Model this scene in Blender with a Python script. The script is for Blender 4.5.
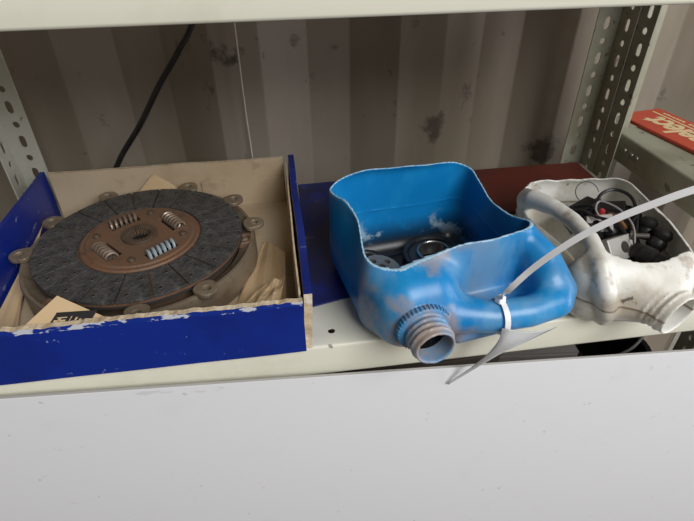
import bpy, bmesh, math, random
import numpy as np
from mathutils import Vector, Matrix, noise

random.seed(7)
for o in list(bpy.data.objects): bpy.data.objects.remove(o)
SC = bpy.context.scene
COL = SC.collection
R = math.radians

# ------------------------------------------------------------------ camera
def set_camera():
    p, y, r = R(36.1), R(7.7), R(-0.74)
    f = Vector((math.sin(y)*math.cos(p), math.cos(y)*math.cos(p), -math.sin(p)))
    rt = Vector((math.cos(y), -math.sin(y), 0)); up = rt.cross(f)
    r2 = math.cos(r)*rt + math.sin(r)*up; u2 = -math.sin(r)*rt + math.cos(r)*up
    cd = bpy.data.cameras.new('camera'); c = bpy.data.objects.new('camera', cd); COL.objects.link(c)
    cd.sensor_width = 36; cd.sensor_fit = 'HORIZONTAL'; cd.lens = 505/694*36
    cd.clip_start = 0.02
    m = Matrix((r2, u2, -f)).transposed().to_4x4(); m.translation = (0, 0, .40)
    c.matrix_world = m
    SC.camera = c
set_camera()

# ------------------------------------------------------------------ world and daylight
w = bpy.data.worlds.new('daylight'); SC.world = w; w.use_nodes = True
w.node_tree.nodes['Background'].inputs[0].default_value = (1.0, .89, .74, 1)
w.node_tree.nodes['Background'].inputs[1].default_value = .15
def area(name, loc, target, sx, sy, power, col):
    ld = bpy.data.lights.new(name, 'AREA'); ld.shape = 'RECTANGLE'; ld.size = sx; ld.size_y = sy
    ld.energy = power; ld.color = col
    o = bpy.data.objects.new(name, ld); COL.objects.link(o); o.location = loc
    o.rotation_euler = (Vector(target)-Vector(loc)).to_track_quat('-Z', 'Y').to_euler()
    return o
area('front_right_daylight', (1.15, -1.75, 1.95), (.1, .55, 0), 1.7, 1.7, 100, (.97, .985, 1))  # soft daylight from an unseen opening behind the camera, high at the right
area('open_door_daylight', (2.7, -.35, .30), (.1, .80, .1), 1.2, 1.7, 34, (.97, .95, 1))
SC.view_settings.view_transform = 'Standard'; SC.view_settings.look = 'None'
SC.view_settings.exposure = -0.12; SC.view_settings.gamma = 1; SC.view_settings.use_curve_mapping = False

# ------------------------------------------------------------------ materials
def mat(name, col, rough=.6, metal=0, layers=(), bump=None, rough_var=0, spec=.5, alpha=1, transmission=0, coat=0):
    """layers: (colour, scale, low, high, strength[, detail[, stretch xyz]]) noise patches over the base"""
    m = bpy.data.materials.new(name); m.use_nodes = True
    nt = m.node_tree; N = nt.nodes; L = nt.links
    b = N['Principled BSDF']
    b.inputs['Roughness'].default_value = rough; b.inputs['Metallic'].default_value = metal
    b.inputs['Specular IOR Level'].default_value = spec
    b.inputs['Alpha'].default_value = alpha
    b.inputs['Transmission Weight'].default_value = transmission
    b.inputs['Coat Weight'].default_value = coat
    tc = N.new('ShaderNodeTexCoord')
    rgb = N.new('ShaderNodeRGB'); rgb.outputs[0].default_value = (*col, 1); cur = rgb.outputs[0]
    for i, ly in enumerate(layers):
        c, s, lo, hi, k = ly[:5]; det = ly[5] if len(ly) > 5 else 5
        src = tc.outputs['Object']
        mp = N.new('ShaderNodeMapping'); L.new(src, mp.inputs[0]); src = mp.outputs[0]
        mp.inputs['Location'].default_value = (i*3.7+1.3, i*1.9, i*2.3)
        if len(ly) > 6: mp.inputs['Scale'].default_value = ly[6]
        nz = N.new('ShaderNodeTexNoise'); L.new(src, nz.inputs['Vector'])
        nz.inputs['Scale'].default_value = s; nz.inputs['Detail'].default_value = det
        nz.inputs['Roughness'].default_value = .6
        mr = N.new('ShaderNodeMapRange'); L.new(nz.outputs['Fac'], mr.inputs[0])
        mr.inputs[1].default_value = lo; mr.inputs[2].default_value = hi; mr.inputs[4].default_value = k
        fac = mr.outputs[0]
        for axis, a0, a1 in (ly[7] if len(ly) > 7 else ()):       # where on the thing this dirt sits
            sp = N.new('ShaderNodeSeparateXYZ'); L.new(tc.outputs['Object'], sp.inputs[0])
            m2 = N.new('ShaderNodeMapRange'); L.new(sp.outputs['XYZ'.index(axis)], m2.inputs[0]); m2.inputs[1].default_value = a0; m2.inputs[2].default_value = a1
            mm = N.new('ShaderNodeMath'); mm.operation = 'MULTIPLY'; L.new(fac, mm.inputs[0]); L.new(m2.outputs[0], mm.inputs[1]); fac = mm.outputs[0]
        mx = N.new('ShaderNodeMix'); mx.data_type = 'RGBA'
        L.new(fac, mx.inputs[0]); L.new(cur, mx.inputs[6]); mx.inputs[7].default_value = (*c, 1)
        cur = mx.outputs[2]
    L.new(cur, b.inputs['Base Color'])
    if bump:
        nz = N.new('ShaderNodeTexNoise'); L.new(tc.outputs['Object'], nz.inputs['Vector'])
        nz.inputs['Scale'].default_value = bump[0]; nz.inputs['Detail'].default_value = 4
        bp = N.new('ShaderNodeBump'); bp.inputs['Strength'].default_value = bump[1]; bp.inputs['Distance'].default_value = .002
        L.new(nz.outputs['Fac'], bp.inputs['Height']); L.new(bp.outputs[0], b.inputs['Normal'])
    return m

M = {}
M['wall'] = mat('container_paint', (.30, .258, .208), .62, layers=[((.185, .152, .100), 3.0, .40, .60, .75, 6, (1, 1, .35)), ((.06, .04, .028), 9, .62, .68, .85, 7), ((.10, .08, .06), 26, .65, .71, .55, 4)], bump=(40, .15))
M['floor'] = mat('dark_floor', (.10, .085, .07), .8, layers=[((.05, .045, .04), 6, .4, .7, .8)])
M['rack'] = mat('cream_enamel', (.72, .70, .58), .38, layers=[((.50, .47, .36), 9, .55, .8, .5), ((.16, .13, .10), 38, .72, .75, .8, 2)])
M['rack_old'] = mat('olive_enamel', (.33, .325, .25), .5, layers=[((.21, .195, .13), 8, .42, .62, .7), ((.46, .44, .36), 5, .52, .68, .5), ((.09, .07, .05), 45, .64, .68, .7, 2)])
M['post'] = mat('grey_post_enamel', (.56, .55, .47), .42, layers=[((.35, .34, .27), 14, .5, .75, .6), ((.15, .12, .08), 60, .7, .75, .7, 2)])
M['post_dark'] = mat('dark_post_enamel', (.20, .205, .17), .45, layers=[((.12, .12, .095), 14, .45, .7, .7)])
M['board'] = mat('white_board', (.80, .80, .815), .32, layers=[((.66, .65, .64), 14, .58, .74, .22, 8), ((.45, .44, .43), 60, .70, .715, .5, 3), ((.55, .54, .53), 16, .71, .72, .45, 6, (.3, 1, 1.6))])
M['board_edge'] = mat('board_edge', (.42, .40, .38), .6)
M['kraft'] = mat('kraft_card', (.54, .42, .275), .85, layers=[((.38, .26, .145), 9, .45, .65, .6), ((.20, .125, .065), 20, .58, .70, .5), ((.60, .49, .35), 6, .45, .6, .5)], bump=(90, .1))
M['kraft_edge'] = mat('torn_card_edge', (.66, .54, .38), .9, layers=[((.42, .30, .17), 60, .45, .65, .7), ((.78, .72, .62), 45, .6, .7, .7)], bump=(220, .7))
M['paper'] = mat('kraft_paper', (.60, .43, .25), .8, layers=[((.42, .28, .14), 14, .5, .75, .6)], bump=(60, .15))
M['blue_card'] = mat('blue_printed_card', (.004, .022, .235), .33, layers=[((.003, .012, .12), 7, .45, .65, .6), ((.40, .45, .60), 70, .672, .69, .5, 3), ((.30, .36, .55), 26, .665, .675, .4, 6, (.25, 1, 2.2))])
M['blue_scuff'] = mat('blue_card_scuffed', (.004, .026, .25), .4, layers=[((.62, .64, .68), 110, .52, .56, .9, 8, (.6, 1, 1.2))])
M['navy'] = mat('navy_card', (.012, .020, .14), .4, layers=[((.03, .03, .05), 9, .42, .6, .8), ((.01, .03, .30), 12, .52, .62, .8), ((.16, .13, .13), 30, .6, .68, .6)])
M['maroon'] = mat('maroon_card', (.13, .022, .012), .6, layers=[((.06, .014, .01), 12, .45, .7, .8)])
M['red'] = mat('red_carton', (.50, .065, .03), .5, layers=[((.30, .04, .02), 10, .5, .75, .6)])
M['cream_ink'] = mat('cream_ink', (.68, .54, .30), .6)
M['lining'] = mat('friction_lining', (.055, .053, .051), .5, layers=[((.13, .125, .118), 80, .48, .66, .6, 8), ((.14, .085, .052), 16, .50, .66, .35), ((.014, .014, .014), 140, .54, .62, .5)], bump=(260, .8))
M['lining_side'] = mat('lining_side', (.03, .028, .026), .8)
M['rust'] = mat('rusty_steel', (.21, .125, .08), .55, .35, layers=[((.27, .12, .055), 26, .45, .7, .7), ((.09, .055, .04), 40, .55, .7, .7)], bump=(180, .3))
M['dark_rust'] = mat('dark_rusty_steel', (.12, .085, .06), .55, .4, layers=[((.20, .11, .06), 26, .45, .7, .7), ((.04, .03, .025), 40, .55, .7, .7)], bump=(180, .3))
M['cast'] = mat('tan_cast_steel', (.30, .24, .17), .5, .45, layers=[((.17, .11, .065), 24, .45, .7, .75), ((.10, .075, .055), 50, .58, .72, .7)], bump=(150, .3))
M['black'] = mat('black_ink_and_shade', (.010, .009, .008), .7)  # print black; also stands in for shade in spring windows and rivet holes
M['spring'] = mat('spring_steel', (.30, .22, .16), .4, .6, layers=[((.45, .40, .35), 90, .5, .7, .6)])
M['spring_blue'] = mat('blue_daubed_spring', (.36, .42, .46), .45, .2, layers=[((.28, .2, .14), 80, .55, .7, .7)])
M['bluejug'] = mat('blue_plastic', (.004, .195, .49), .34, layers=[((.015, .285, .60), 14, .44, .60, .6, 5, (1, 1, .5)), ((.20, .37, .53), 15, .44, .62, .6, 8, (1.2, 1.2, .45), (('Y', -.005, -.045),)), ((.40, .29, .21), 13, .45, .57, .85, 8, (1, 1, 1), (('Y', -.02, -.05), ('X', .05, -.03))), ((.05, .09, .16), 24, .56, .66, .5, 6, (1, 1, .5), (('X', -.07, -.10),)), ((.010, .010, .012), 22, .34, .46, 1, 8, (1, 1, 1), (('Z', .050, .014), ('Y', -.05, -.035), ('X', -.090, -.084))), ((.45, .60, .68), 26, .54, .60, .8, 8, (1, 1, 1), (('Z', .055, .03), ('Z', .012, .03), ('Y', .06, .09)))], bump=(50, .08))
M['cut_blue'] = mat('pale_cut_edge', (.36, .56, .70), .5)
M['whitejug'] = mat('white_plastic', (.80, .79, .74), .38, layers=[((.64, .60, .49), 10, .46, .64, .6), ((.40, .31, .20), 15, .50, .64, .7, 9, (1, .45, 1), (('X', .05, -.03),)), ((.30, .22, .14), 30, .58, .66, .6, 8), ((.06, .05, .04), 46, .66, .70, .8, 5), ((.26, .18, .11), 18, .36, .52, .85, 4, (1, 1, 1), (('Z', .0380, .0392), ('Z', .0422, .0410)))], bump=(50, .08))
M['grease'] = mat('black_grease', (.006, .006, .006), .45, layers=[((.02, .05, .09), 40, .58, .68, .6)], bump=(70, .5))
M['steel'] = mat('oily_steel', (.42, .41, .39), .28, .9, layers=[((.15, .13, .11), 50, .5, .7, .7)])
M['grey_steel'] = mat('grey_oily_plate', (.28, .265, .24), .45, .5, layers=[((.12, .11, .10), 60, .5, .7, .7)])
M['black_rubber'] = mat('black_rubber', (.014, .013, .013), .42, layers=[((.05, .045, .04), 50, .55, .7, .6)])
M['alloy'] = mat('dull_alloy', (.44, .42, .39), .5, .3, layers=[((.24, .21, .17), 50, .5, .7, .7)], bump=(160, .2))
M['tie'] = mat('white_nylon', (.86, .86, .87), .35)
M['film'] = mat('translucent_film', (.78, .79, .80), .25, transmission=.45)
M['cord'] = mat('pale_cord', (.60, .57, .50), .7)
M['wire_grey'] = mat('grey_wire', (.30, .29, .28), .4)
M['brown'] = mat('brown_carton', (.17, .135, .11), .8, layers=[((.10, .075, .055), 8, .45, .7, .7)])
M['taupe'] = mat('taupe_carton', (.40, .36, .34), .75, layers=[((.28, .24, .21), 8, .45, .7, .7)])
M['red_bit'] = mat('red_plastic', (.35, .02, .03), .4)
M['copper'] = mat('copper_wire', (.45, .22, .09), .4, .6)

# ------------------------------------------------------------------ mesh helpers
class MB:
    def __init__(s): s.v = []; s.f = []; s.m = []
    def add(s, vs, fs, mi=0):
        k = len(s.v); s.v += [tuple(v) for v in vs]
        s.f += [tuple(i+k for i in f) for f in fs]; s.m += [mi]*len(fs); return s
    def box(s, a, b, mi=0, sides=None):
        x0, y0, z0 = a; x1, y1, z1 = b
        vs = [(x0,y0,z0),(x1,y0,z0),(x1,y1,z0),(x0,y1,z0),(x0,y0,z1),(x1,y0,z1),(x1,y1,z1),(x0,y1,z1)]
        fs = [(0,3,2,1),(4,5,6,7),(0,1,5,4),(1,2,6,5),(2,3,7,6),(3,0,4,7)]   # bottom top front right back left
        k = len(s.v); s.v += vs
        for i, f in enumerate(fs):
            s.f.append(tuple(j+k for j in f)); s.m.append((sides or {}).get(i, mi))
        return s
    def lathe(s, prof, n=48, mi=0, closed=False, M4=None):
        k = len(s.v); P = len(prof)
        for i in range(n):
            a = 2*math.pi*i/n; c, sn = math.cos(a), math.sin(a)
            for r, z in prof:
                v = Vector((r*c, r*sn, z)); s.v.append(tuple(M4 @ v if M4 else v))
        for i in range(n):
            j = (i+1) % n
            for q in range(P if closed else P-1):
                q2 = (q+1) % P
                s.f.append((k+i*P+q, k+j*P+q, k+j*P+q2, k+i*P+q2)); s.m.append(mi)
        return s
    def tube(s, pts, r, n=8, mi=0, closed=False, caps=True, flat=1.0):
        pts = [Vector(p) for p in pts]; P = len(pts); k = len(s.v)
        rs = r if isinstance(r, (list, tuple)) else [r]*P
        tans = []
        for i in range(P):
            a = pts[(i-1) % P] if closed or i > 0 else pts[i]; b = pts[(i+1) % P] if closed or i < P-1 else pts[i]
            tans.append((b-a).normalized())
        t0 = tans[0]; nrm = t0.orthogonal().normalized()
        for i in range(P):
            if i: nrm = (tans[i-1].rotation_difference(tans[i]) @ nrm)
            bn = tans[i].cross(nrm).normalized()
            for q in range(n):
                a = 2*math.pi*q/n
                s.v.append(tuple(pts[i] + rs[i]*(math.cos(a)*nrm + flat*math.sin(a)*bn)))
        for i in range(P if closed else P-1):
            j = (i+1) % P
            for q in range(n):
                q2 = (q+1) % n
                s.f.append((k+i*n+q, k+i*n+q2, k+j*n+q2, k+j*n+q)); s.m.append(mi)
        if caps and not closed:
            s.f.append(tuple(k+q for q in reversed(range(n)))); s.m.append(mi)
            s.f.append(tuple(k+(P-1)*n+q for q in range(n))); s.m.append(mi)
        return s
    def ribbon(s, pts, ups, wd, th, mi=0):
        """flat strip along pts; ups = surface normals; rectangular section"""
        pts = [Vector(p) for p in pts]; P = len(pts); k = len(s.v)
        for i in range(P):
            t = (pts[min(i+1, P-1)]-pts[max(i-1, 0)]).normalized(); u = Vector(ups[i] if isinstance(ups, list) else ups)
            sd = t.cross(u).normalized(); u = sd.cross(t).normalized()
            ww = wd[i] if isinstance(wd, list) else wd
            for a, b in ((-1,-1),(1,-1),(1,1),(-1,1)): s.v.append(tuple(pts[i]+sd*a*ww/2+u*b*th/2))
        for i in range(P-1):
            for q in range(4):
                q2 = (q+1) % 4
                s.f.append((k+i*4+q, k+i*4+q2, k+i*4+4+q2, k+i*4+4+q)); s.m.append(mi)
        s.f.append((k, k+3, k+2, k+1)); s.m.append(mi); e = k+(P-1)*4
        s.f.append((e, e+1, e+2, e+3)); s.m.append(mi)
        return s
    def ringplate(s, outer, hole, z0, z1, mi=0, M4=None):
        """flat plate between two matched outlines (lists of xy), thickness z0..z1"""
        n = len(outer); k = len(s.v)
        for z in (z0, z1):
            for lst in (outer, hole):
                for x, y in lst:
                    v = Vector((x, y, z)); s.v.append(tuple(M4 @ v if M4 else v))
        O0, H0, O1, H1 = k, k+n, k+2*n, k+3*n
        for i in range(n):
            j = (i+1) % n
            for f in ((O1+i, O1+j, H1+j, H1+i), (O0+j, O0+i, H0+i, H0+j), (O0+i, O0+j, O1+j, O1+i), (H0+j, H0+i, H1+i, H1+j)):
                s.f.append(f); s.m.append(mi)
        return s
    def build(s, name, mats, parent=None, smooth=False, bevel=0, angle=40, loc=None, rot=None):
        me = bpy.data.meshes.new(name); me.from_pydata(s.v, [], s.f)
        mats = mats if isinstance(mats, (list, tuple)) else [mats]
        for mm in mats: me.materials.append(M[mm] if isinstance(mm, str) else mm)
        me.polygons.foreach_set('material_index', s.m)
        bm = bmesh.new(); bm.from_mesh(me); bmesh.ops.recalc_face_normals(bm, faces=bm.faces); bm.to_mesh(me); bm.free()
        return link(name, me, parent, smooth, bevel, angle, loc, rot)

def link(name, me, parent=None, smooth=False, bevel=0, angle=40, loc=None, rot=None):
    o = bpy.data.objects.new(name, me); COL.objects.link(o)
    if parent: o.parent = parent
    if loc is not None: o.location = loc
    if rot is not None: o.rotation_euler = rot
    if bevel:
        b = o.modifiers.new('bevel', 'BEVEL'); b.width = bevel; b.segments = 2; b.limit_method = 'ANGLE'; b.angle_limit = R(35)
    if smooth:
        me.polygons.foreach_set('use_smooth', [True]*len(me.polygons))
        if angle < 180: me.set_sharp_from_angle(angle=R(angle))
    return o
def empty(name, loc=(0,0,0), rot=(0,0,0)):
    o = bpy.data.objects.new(name, None); COL.objects.link(o); o.location = loc; o.rotation_euler = rot
    o.empty_display_size = .02; return o
def tag(o, label=None, cat=None, group=None, kind=None):
    if label: o['label'] = label
    if cat: o['category'] = cat
    if group: o['group'] = group
    if kind: o['kind'] = kind
    return o
def share(src, name, parent, loc=(0,0,0), rot=(0,0,0)):
    o = src.copy(); o.name = name; COL.objects.link(o); o.parent = parent; o.location = loc; o.rotation_euler = rot; return o
def cut(o, cutters):
    for c in cutters:
        md = o.modifiers.new('cut', 'BOOLEAN'); md.operation = 'DIFFERENCE'; md.object = c; md.solver = 'EXACT'
    bpy.context.view_layer.update()
    dg = bpy.context.evaluated_depsgraph_get(); me = bpy.data.meshes.new_from_object(o.evaluated_get(dg))
    o.modifiers.clear(); o.data = me
    for c in cutters: bpy.data.objects.remove(c)
    return o
def spline(pts, n=8):
    pts = [Vector(p) for p in pts]; out = []
    for i in range(len(pts)-1):
        p0 = pts[max(i-1, 0)]; p1 = pts[i]; p2 = pts[i+1]; p3 = pts[min(i+2, len(pts)-1)]
        for k in range(n):
            t = k/n
            out.append(.5*((2*p1)+(p2-p0)*t+(2*p0-5*p1+4*p2-p3)*t*t+(3*p1-p0-3*p2+p3)*t**3))
    out.append(pts[-1]); return out

# --- surface from a distance field (naive surface nets)
def surface_nets(F, lo, h):
    nx, ny, nz = F.shape; S = F < 0
    corners = [(i, j, k) for i in (0,1) for j in (0,1) for k in (0,1)]
    cnt = sum(S[i:nx-1+i, j:ny-1+j, k:nz-1+k].astype(np.int8) for i, j, k in corners)
    act = (cnt > 0) & (cnt < 8); idx = -np.ones(act.shape, np.int64); cells = np.argwhere(act)
    idx[act] = np.arange(len(cells))
    acc = np.zeros((len(cells), 3)); num = np.zeros(len(cells))
    for a in range(8):
        for b in range(a+1, 8):
            ca, cb = np.array(corners[a]), np.array(corners[b])
            if np.abs(ca-cb).sum() != 1: continue
            A = F[tuple((cells+ca).T)]; B = F[tuple((cells+cb).T)]; m = (A < 0) != (B < 0)
            t = np.where(m, A/np.where(m, A-B, 1), 0)
            acc += m[:, None]*(ca+t[:, None]*(cb-ca)); num += m
    V = (cells+acc/num[:, None])*h+np.array(lo); faces = []
    for ax in range(3):
        u, v = (ax+1) % 3, (ax+2) % 3
        sl0 = [slice(None)]*3; sl1 = [slice(None)]*3; sl0[ax] = slice(0, -1); sl1[ax] = slice(1, None)
        a, b = S[tuple(sl0)], S[tuple(sl1)]; E = np.argwhere(a != b)
        ok = (E[:, u] > 0) & (E[:, v] > 0) & (E[:, u] < F.shape[u]-1) & (E[:, v] < F.shape[v]-1); E = E[ok]
        fl = a[tuple(E.T)]; du = np.eye(3, dtype=int)[u]; dv = np.eye(3, dtype=int)[v]
        q = np.stack([idx[tuple((E-du-dv).T)], idx[tuple((E-dv).T)], idx[tuple(E.T)], idx[tuple((E-du).T)]], 1)
        q[~fl] = q[~fl][:, ::-1]; faces.append(q)
    return V, np.concatenate(faces)
def grid(lo, hi, h):
    ax = [np.arange(lo[i], hi[i]+h, h) for i in range(3)]
    return np.meshgrid(*ax, indexing='ij')
def sd_rbox(X, Y, Z, c, hf, r):
    q = [np.abs(P-c[i])-hf[i]+r for i, P in enumerate((X, Y, Z))]
    return np.sqrt(sum(np.maximum(a, 0)**2 for a in q))+np.minimum(np.maximum(np.maximum(q[0], q[1]), q[2]), 0)-r
def sd_caps(X, Y, Z, a, b, ra, rb):
    a = np.array(a, float); b = np.array(b, float); d = b-a
    t = np.clip(((X-a[0])*d[0]+(Y-a[1])*d[1]+(Z-a[2])*d[2])/d.dot(d), 0, 1)
    return np.sqrt((X-a[0]-t*d[0])**2+(Y-a[1]-t*d[1])**2+(Z-a[2]-t*d[2])**2)-(ra+(rb-ra)*t)
def sd_chain(X, Y, Z, pts, r):
    D = None
    for i in range(len(pts)-1):
        d = sd_caps(X, Y, Z, pts[i], pts[i+1], r[i], r[i+1]); D = d if D is None else np.minimum(D, d)
    return D
def axial(X, Y, Z, o, d):
    d = np.array(d, float); d /= np.linalg.norm(d)
    t = (X-o[0])*d[0]+(Y-o[1])*d[1]+(Z-o[2])*d[2]
    r = np.sqrt(np.maximum((X-o[0])**2+(Y-o[1])**2+(Z-o[2])**2-t*t, 0)); return t, r
def smin(a, b, k):
    hh = np.clip(.5+.5*(b-a)/k, 0, 1); return b+(a-b)*hh-k*hh*(1-hh)
def idw(X, Y, pts, p=3):
    wsum = 0; v = 0
    for x, y, z in pts:
        ww = 1/(((X-x)**2+(Y-y)**2)**(p/2)+1e-9); wsum = wsum+ww; v = v+ww*z
    return v/wsum
def ring_interp(X, Y, pts):
    """height along a closed edge, read by bearing from its middle"""
    a = np.array([math.atan2(p[1], p[0]) for p in pts]); z = np.array([p[2] for p in pts]); o = np.argsort(a); a = a[o]; z = z[o]
    fine = np.linspace(-math.pi, math.pi, 361); zz = np.interp(fine, a, z, period=2*math.pi)
    k = np.hanning(25); k /= k.sum(); zz = np.convolve(np.concatenate([zz[-37:-1], zz, zz[1:37]]), k, 'same')[36:-36]
    return np.interp(np.arctan2(Y, X), fine, zz)
def net_object(name, F, lo, h, m, parent=None, smooth_it=2, edge=None):
    V, Q = surface_nets(F, lo, h)
    me = bpy.data.meshes.new(name); me.from_pydata(V.tolist(), [], Q.tolist()); me.materials.append(M[m])
    if edge:
        me.materials.append(M[edge[0]]); me.materials.append(M['grease']); me.polygons.foreach_set('material_index', edge[1](V[Q].mean(1)).astype(np.int32))
    bm = bmesh.new(); bm.from_mesh(me)
    for _ in range(smooth_it): bmesh.ops.smooth_vert(bm, verts=bm.verts, factor=.5, use_axis_x=True, use_axis_y=True, use_axis_z=True)
    bmesh.ops.recalc_face_normals(bm, faces=bm.faces); bm.to_mesh(me); bm.free()
    return link(name, me, parent, True, 0, 180)

# ================================================================== SETTING
FLOOR_Z = -.95
# corrugated container wall behind the rack
def wall_back():
    mb = MB(); P = .305; x = -1.5-.32+.32; prof = []
    k0 = -5
    for k in range(k0, 7):
        s = -.325+P*k
        prof += [(s, .855), (s+.078, .895), (s+.150, .895), (s+.228, .855)]
    zs = [FLOOR_Z, 0, .3, 1.3]
    for (px, py) in prof:
        for z in zs: mb.v.append((px, py, z))
    n = len(zs); back = len(mb.v)
    for i in range(len(prof)-1):
        for j in range(n-1): mb.f.append((i*n+j, (i+1)*n+j, (i+1)*n+j+1, i*n+j+1)); mb.m.append(0)
    o = mb.build('wall_back', 'wall')
    sd = o.modifiers.new('gauge', 'SOLIDIFY'); sd.thickness = .004; sd.offset = 1
    # keep the sheet's thickness behind the visible face
    b = o.modifiers.new('fold', 'BEVEL'); b.width = .006; b.segments = 3; b.limit_method = 'ANGLE'; b.angle_limit = R(15)
    tag(o, 'grimy corrugated steel container wall behind the rack', kind='structure'); return o
wall_back()
wl = MB().box((-1.60, -2.2, FLOOR_Z), (-1.55, .95, 1.3)).build('unseen_wall_left', 'wall'); tag(wl, 'unseen grimy steel wall added at the left to cut ambient light', kind='structure')  # out-of-view wall added to hold back ambient light from the left
fl = MB().box((-1.85, -2.2, FLOOR_Z-.05), (1.9, .95, FLOOR_Z)).build('floor', 'floor'); tag(fl, 'dark dirty floor under the racks', kind='structure')

# ------------------------------------------------------------------ slotted angle posts
def slot_outline(cx, cz, wd, ht, n=16):
    pts = []
    for i in range(n):
        a = 2*math.pi*i/n; c, s = math.cos(a), math.sin(a); r = wd/2
        pts.append((cx+r*c, cz+r*s+(math.copysign((ht-wd)/2, s) if abs(s) > 1e-6 else 0)))
    return pts
def cell_outline(x0, x1, z0, z1):
    pts = []; cx, cz = (x0+x1)/2, (z0+z1)/2; hx, hz = (x1-x0)/2, (z1-z0)/2
    seq = [(1,0),(1,.5),(1,1),(.5,1),(0,1),(-.5,1),(-1,1),(-1,.5),(-1,0),(-1,-.5),(-1,-1),(-.5,-1),(0,-1),(.5,-1),(1,-1),(1,-.5)]
    return [(cx+a*hx, cz+b*hz) for a, b in seq]
def flange(mb, wd, z0, z1, M4, mi=0, off=0, t=.002, pitch=.026):
    n = int(round((z1-z0)/pitch)); p = (z1-z0)/n
    for i in range(n):
        c = z0+(i+.5)*p
        ol = (i+off) % 2
        hole = slot_outline(wd*.55, c, .0095, .0185 if ol else .0098)
        mb.ringplate(cell_outline(0, wd, c-p/2, c+p/2), hole, 0, t, mi, M4)
def angle_post(name, parent, corner, dir1, dir2, m, z0=FLOOR_Z, z1=1.0, wd=.040, off=0):
    """L section: two flanges from the corner along dir1 and dir2"""
    mb = MB()
    for d, e in ((dir1, dir2), (dir2, dir1)):
        M4 = Matrix(((d[0], 0, e[0], corner[0]), (d[1], 0, e[1], corner[1]), (0, 1, 0, 0), (0, 0, 0, 1)))
        M4 = Matrix(((d[0], 0, e[0], corner[0]), (d[1], 0, e[1], corner[1]), (0, 1, 0, 0), (0, 0, 0, 1)))
        flange(mb, wd, z0, z1, M4, 0, off)
    return mb.build(name, m, parent)
def shelf_mesh(x0, x1, y0, y1, lip=.045, t=.0014):
    """folded sheet shelf: top at z 0, lips turned down and returned inward"""
    r = .0035
    prof = [(y0+.014, -lip+.0005), (y0+.0025, -lip), (y0+.0006, -lip+.0008), (y0, -lip+.003), (y0, -r), (y0+r*.3, -r*.3), (y0+r, 0),
            (y1-r, 0), (y1-r*.3, -r*.3), (y1, -r), (y1, -lip+.003), (y1-.014, -lip)]
    mb = MB(); n = len(prof)
    inner = []
    for i, (y, z) in enumerate(prof):
        a = Vector(prof[max(i-1, 0)]); b = Vector(prof[min(i+1, n-1)]); d = (b-a).normalized(); nn = Vector((d.y, -d.x)); inner.append((y+nn.x*t, z+nn.y*t))
    for x in (x0, x1):
        for y, z in prof: mb.v.append((x, y, z))
        for y, z in inner: mb.v.append((x, y, z))
    N2 = 2*n
    for i in range(n-1):
        mb.f += [(i, i+1, N2+i+1, N2+i), (n+i+1, n+i, N2+n+i, N2+n+i+1), (i+1, i, n+i, n+i+1), (N2+i, N2+i+1, N2+n+i+1, N2+n+i)]
    mb.f += [(0, N2, N2+n, n), (n-1, 2*n-1, N2+2*n-1, N2+n-1)]
    mb.m = [0]*len(mb.f)
    mb.box((x0, y0+.004, -lip), (x0+t, y1-.004, -.002)); mb.box((x1-t, y0+.004, -lip), (x1, y1-.004, -.002))
    return mb

# main rack: two end frames of slotted angle and three folded shelves
rack = empty('storage_rack', (0, 0, FLOOR_Z))
tag(rack, 'cream slotted-angle storage rack holding the carton and the cut-open jugs', 'rack')
def in_rack(o, rk=None): o.parent = rk or rack; o.location.z -= FLOOR_Z; return o
Y0, Y1 = .390, .776
sh = shelf_mesh(-.400, .5335, Y0, Y1).build('shelf', 'rack', None, True, 0, 60)
hole = MB().lathe([(0, -.02), (.0042, -.02), (.0042, .02), (0, .02)], 20).build('cutter', 'black', loc=(.037, .413, 0))
hole2 = MB().lathe([(0, -.02), (.0042, -.02), (.0042, .02), (0, .02)], 20).build('cutter', 'black', loc=(.287, .413, 0))
cut(sh, [hole, hole2]); in_rack(sh); sh['label'] = 'middle shelf carrying the carton and the two jugs'
up = shelf_mesh(-.400, .5335, Y0, Y1).build('shelf', 'rack', None, True, 0, 60, loc=(0, 0, .372)); in_rack(up); up['label'] = 'upper shelf crossing the top of the picture'
lo_ = shelf_mesh(-.400, .5335, Y0, Y1).build('shelf', 'rack', None, True, 0, 60, loc=(0, 0, -.42)); in_rack(lo_); lo_['label'] = 'lower shelf in the dark behind the white board'
in_rack(angle_post('post', None, (-.4045, .7805), (1, 0), (0, -1), 'post', off=1))
in_rack(angle_post('post', None, (.5365, .7805), (-1, 0), (0, -1), 'rack_old'))
in_rack(angle_post('post', None, (-.4045, .3875), (1, 0), (0, 1), 'post', z0=FLOOR_Z, z1=1.0))
in_rack(angle_post('post', None, (.5365, .3875), (-1, 0), (0, 1), 'post', z0=FLOOR_Z, z1=1.0))

# neighbour rack along the right, its shelf a hand higher
rk2 = empty('storage_rack', (0, 0, FLOOR_Z))
tag(rk2, 'olive shelf rack at the right carrying the red carton', 'rack')
s2 = shelf_mesh(0, .318, 0, .36, lip=.046).build('shelf', 'rack_old', None, True, 0, 60)
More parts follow.
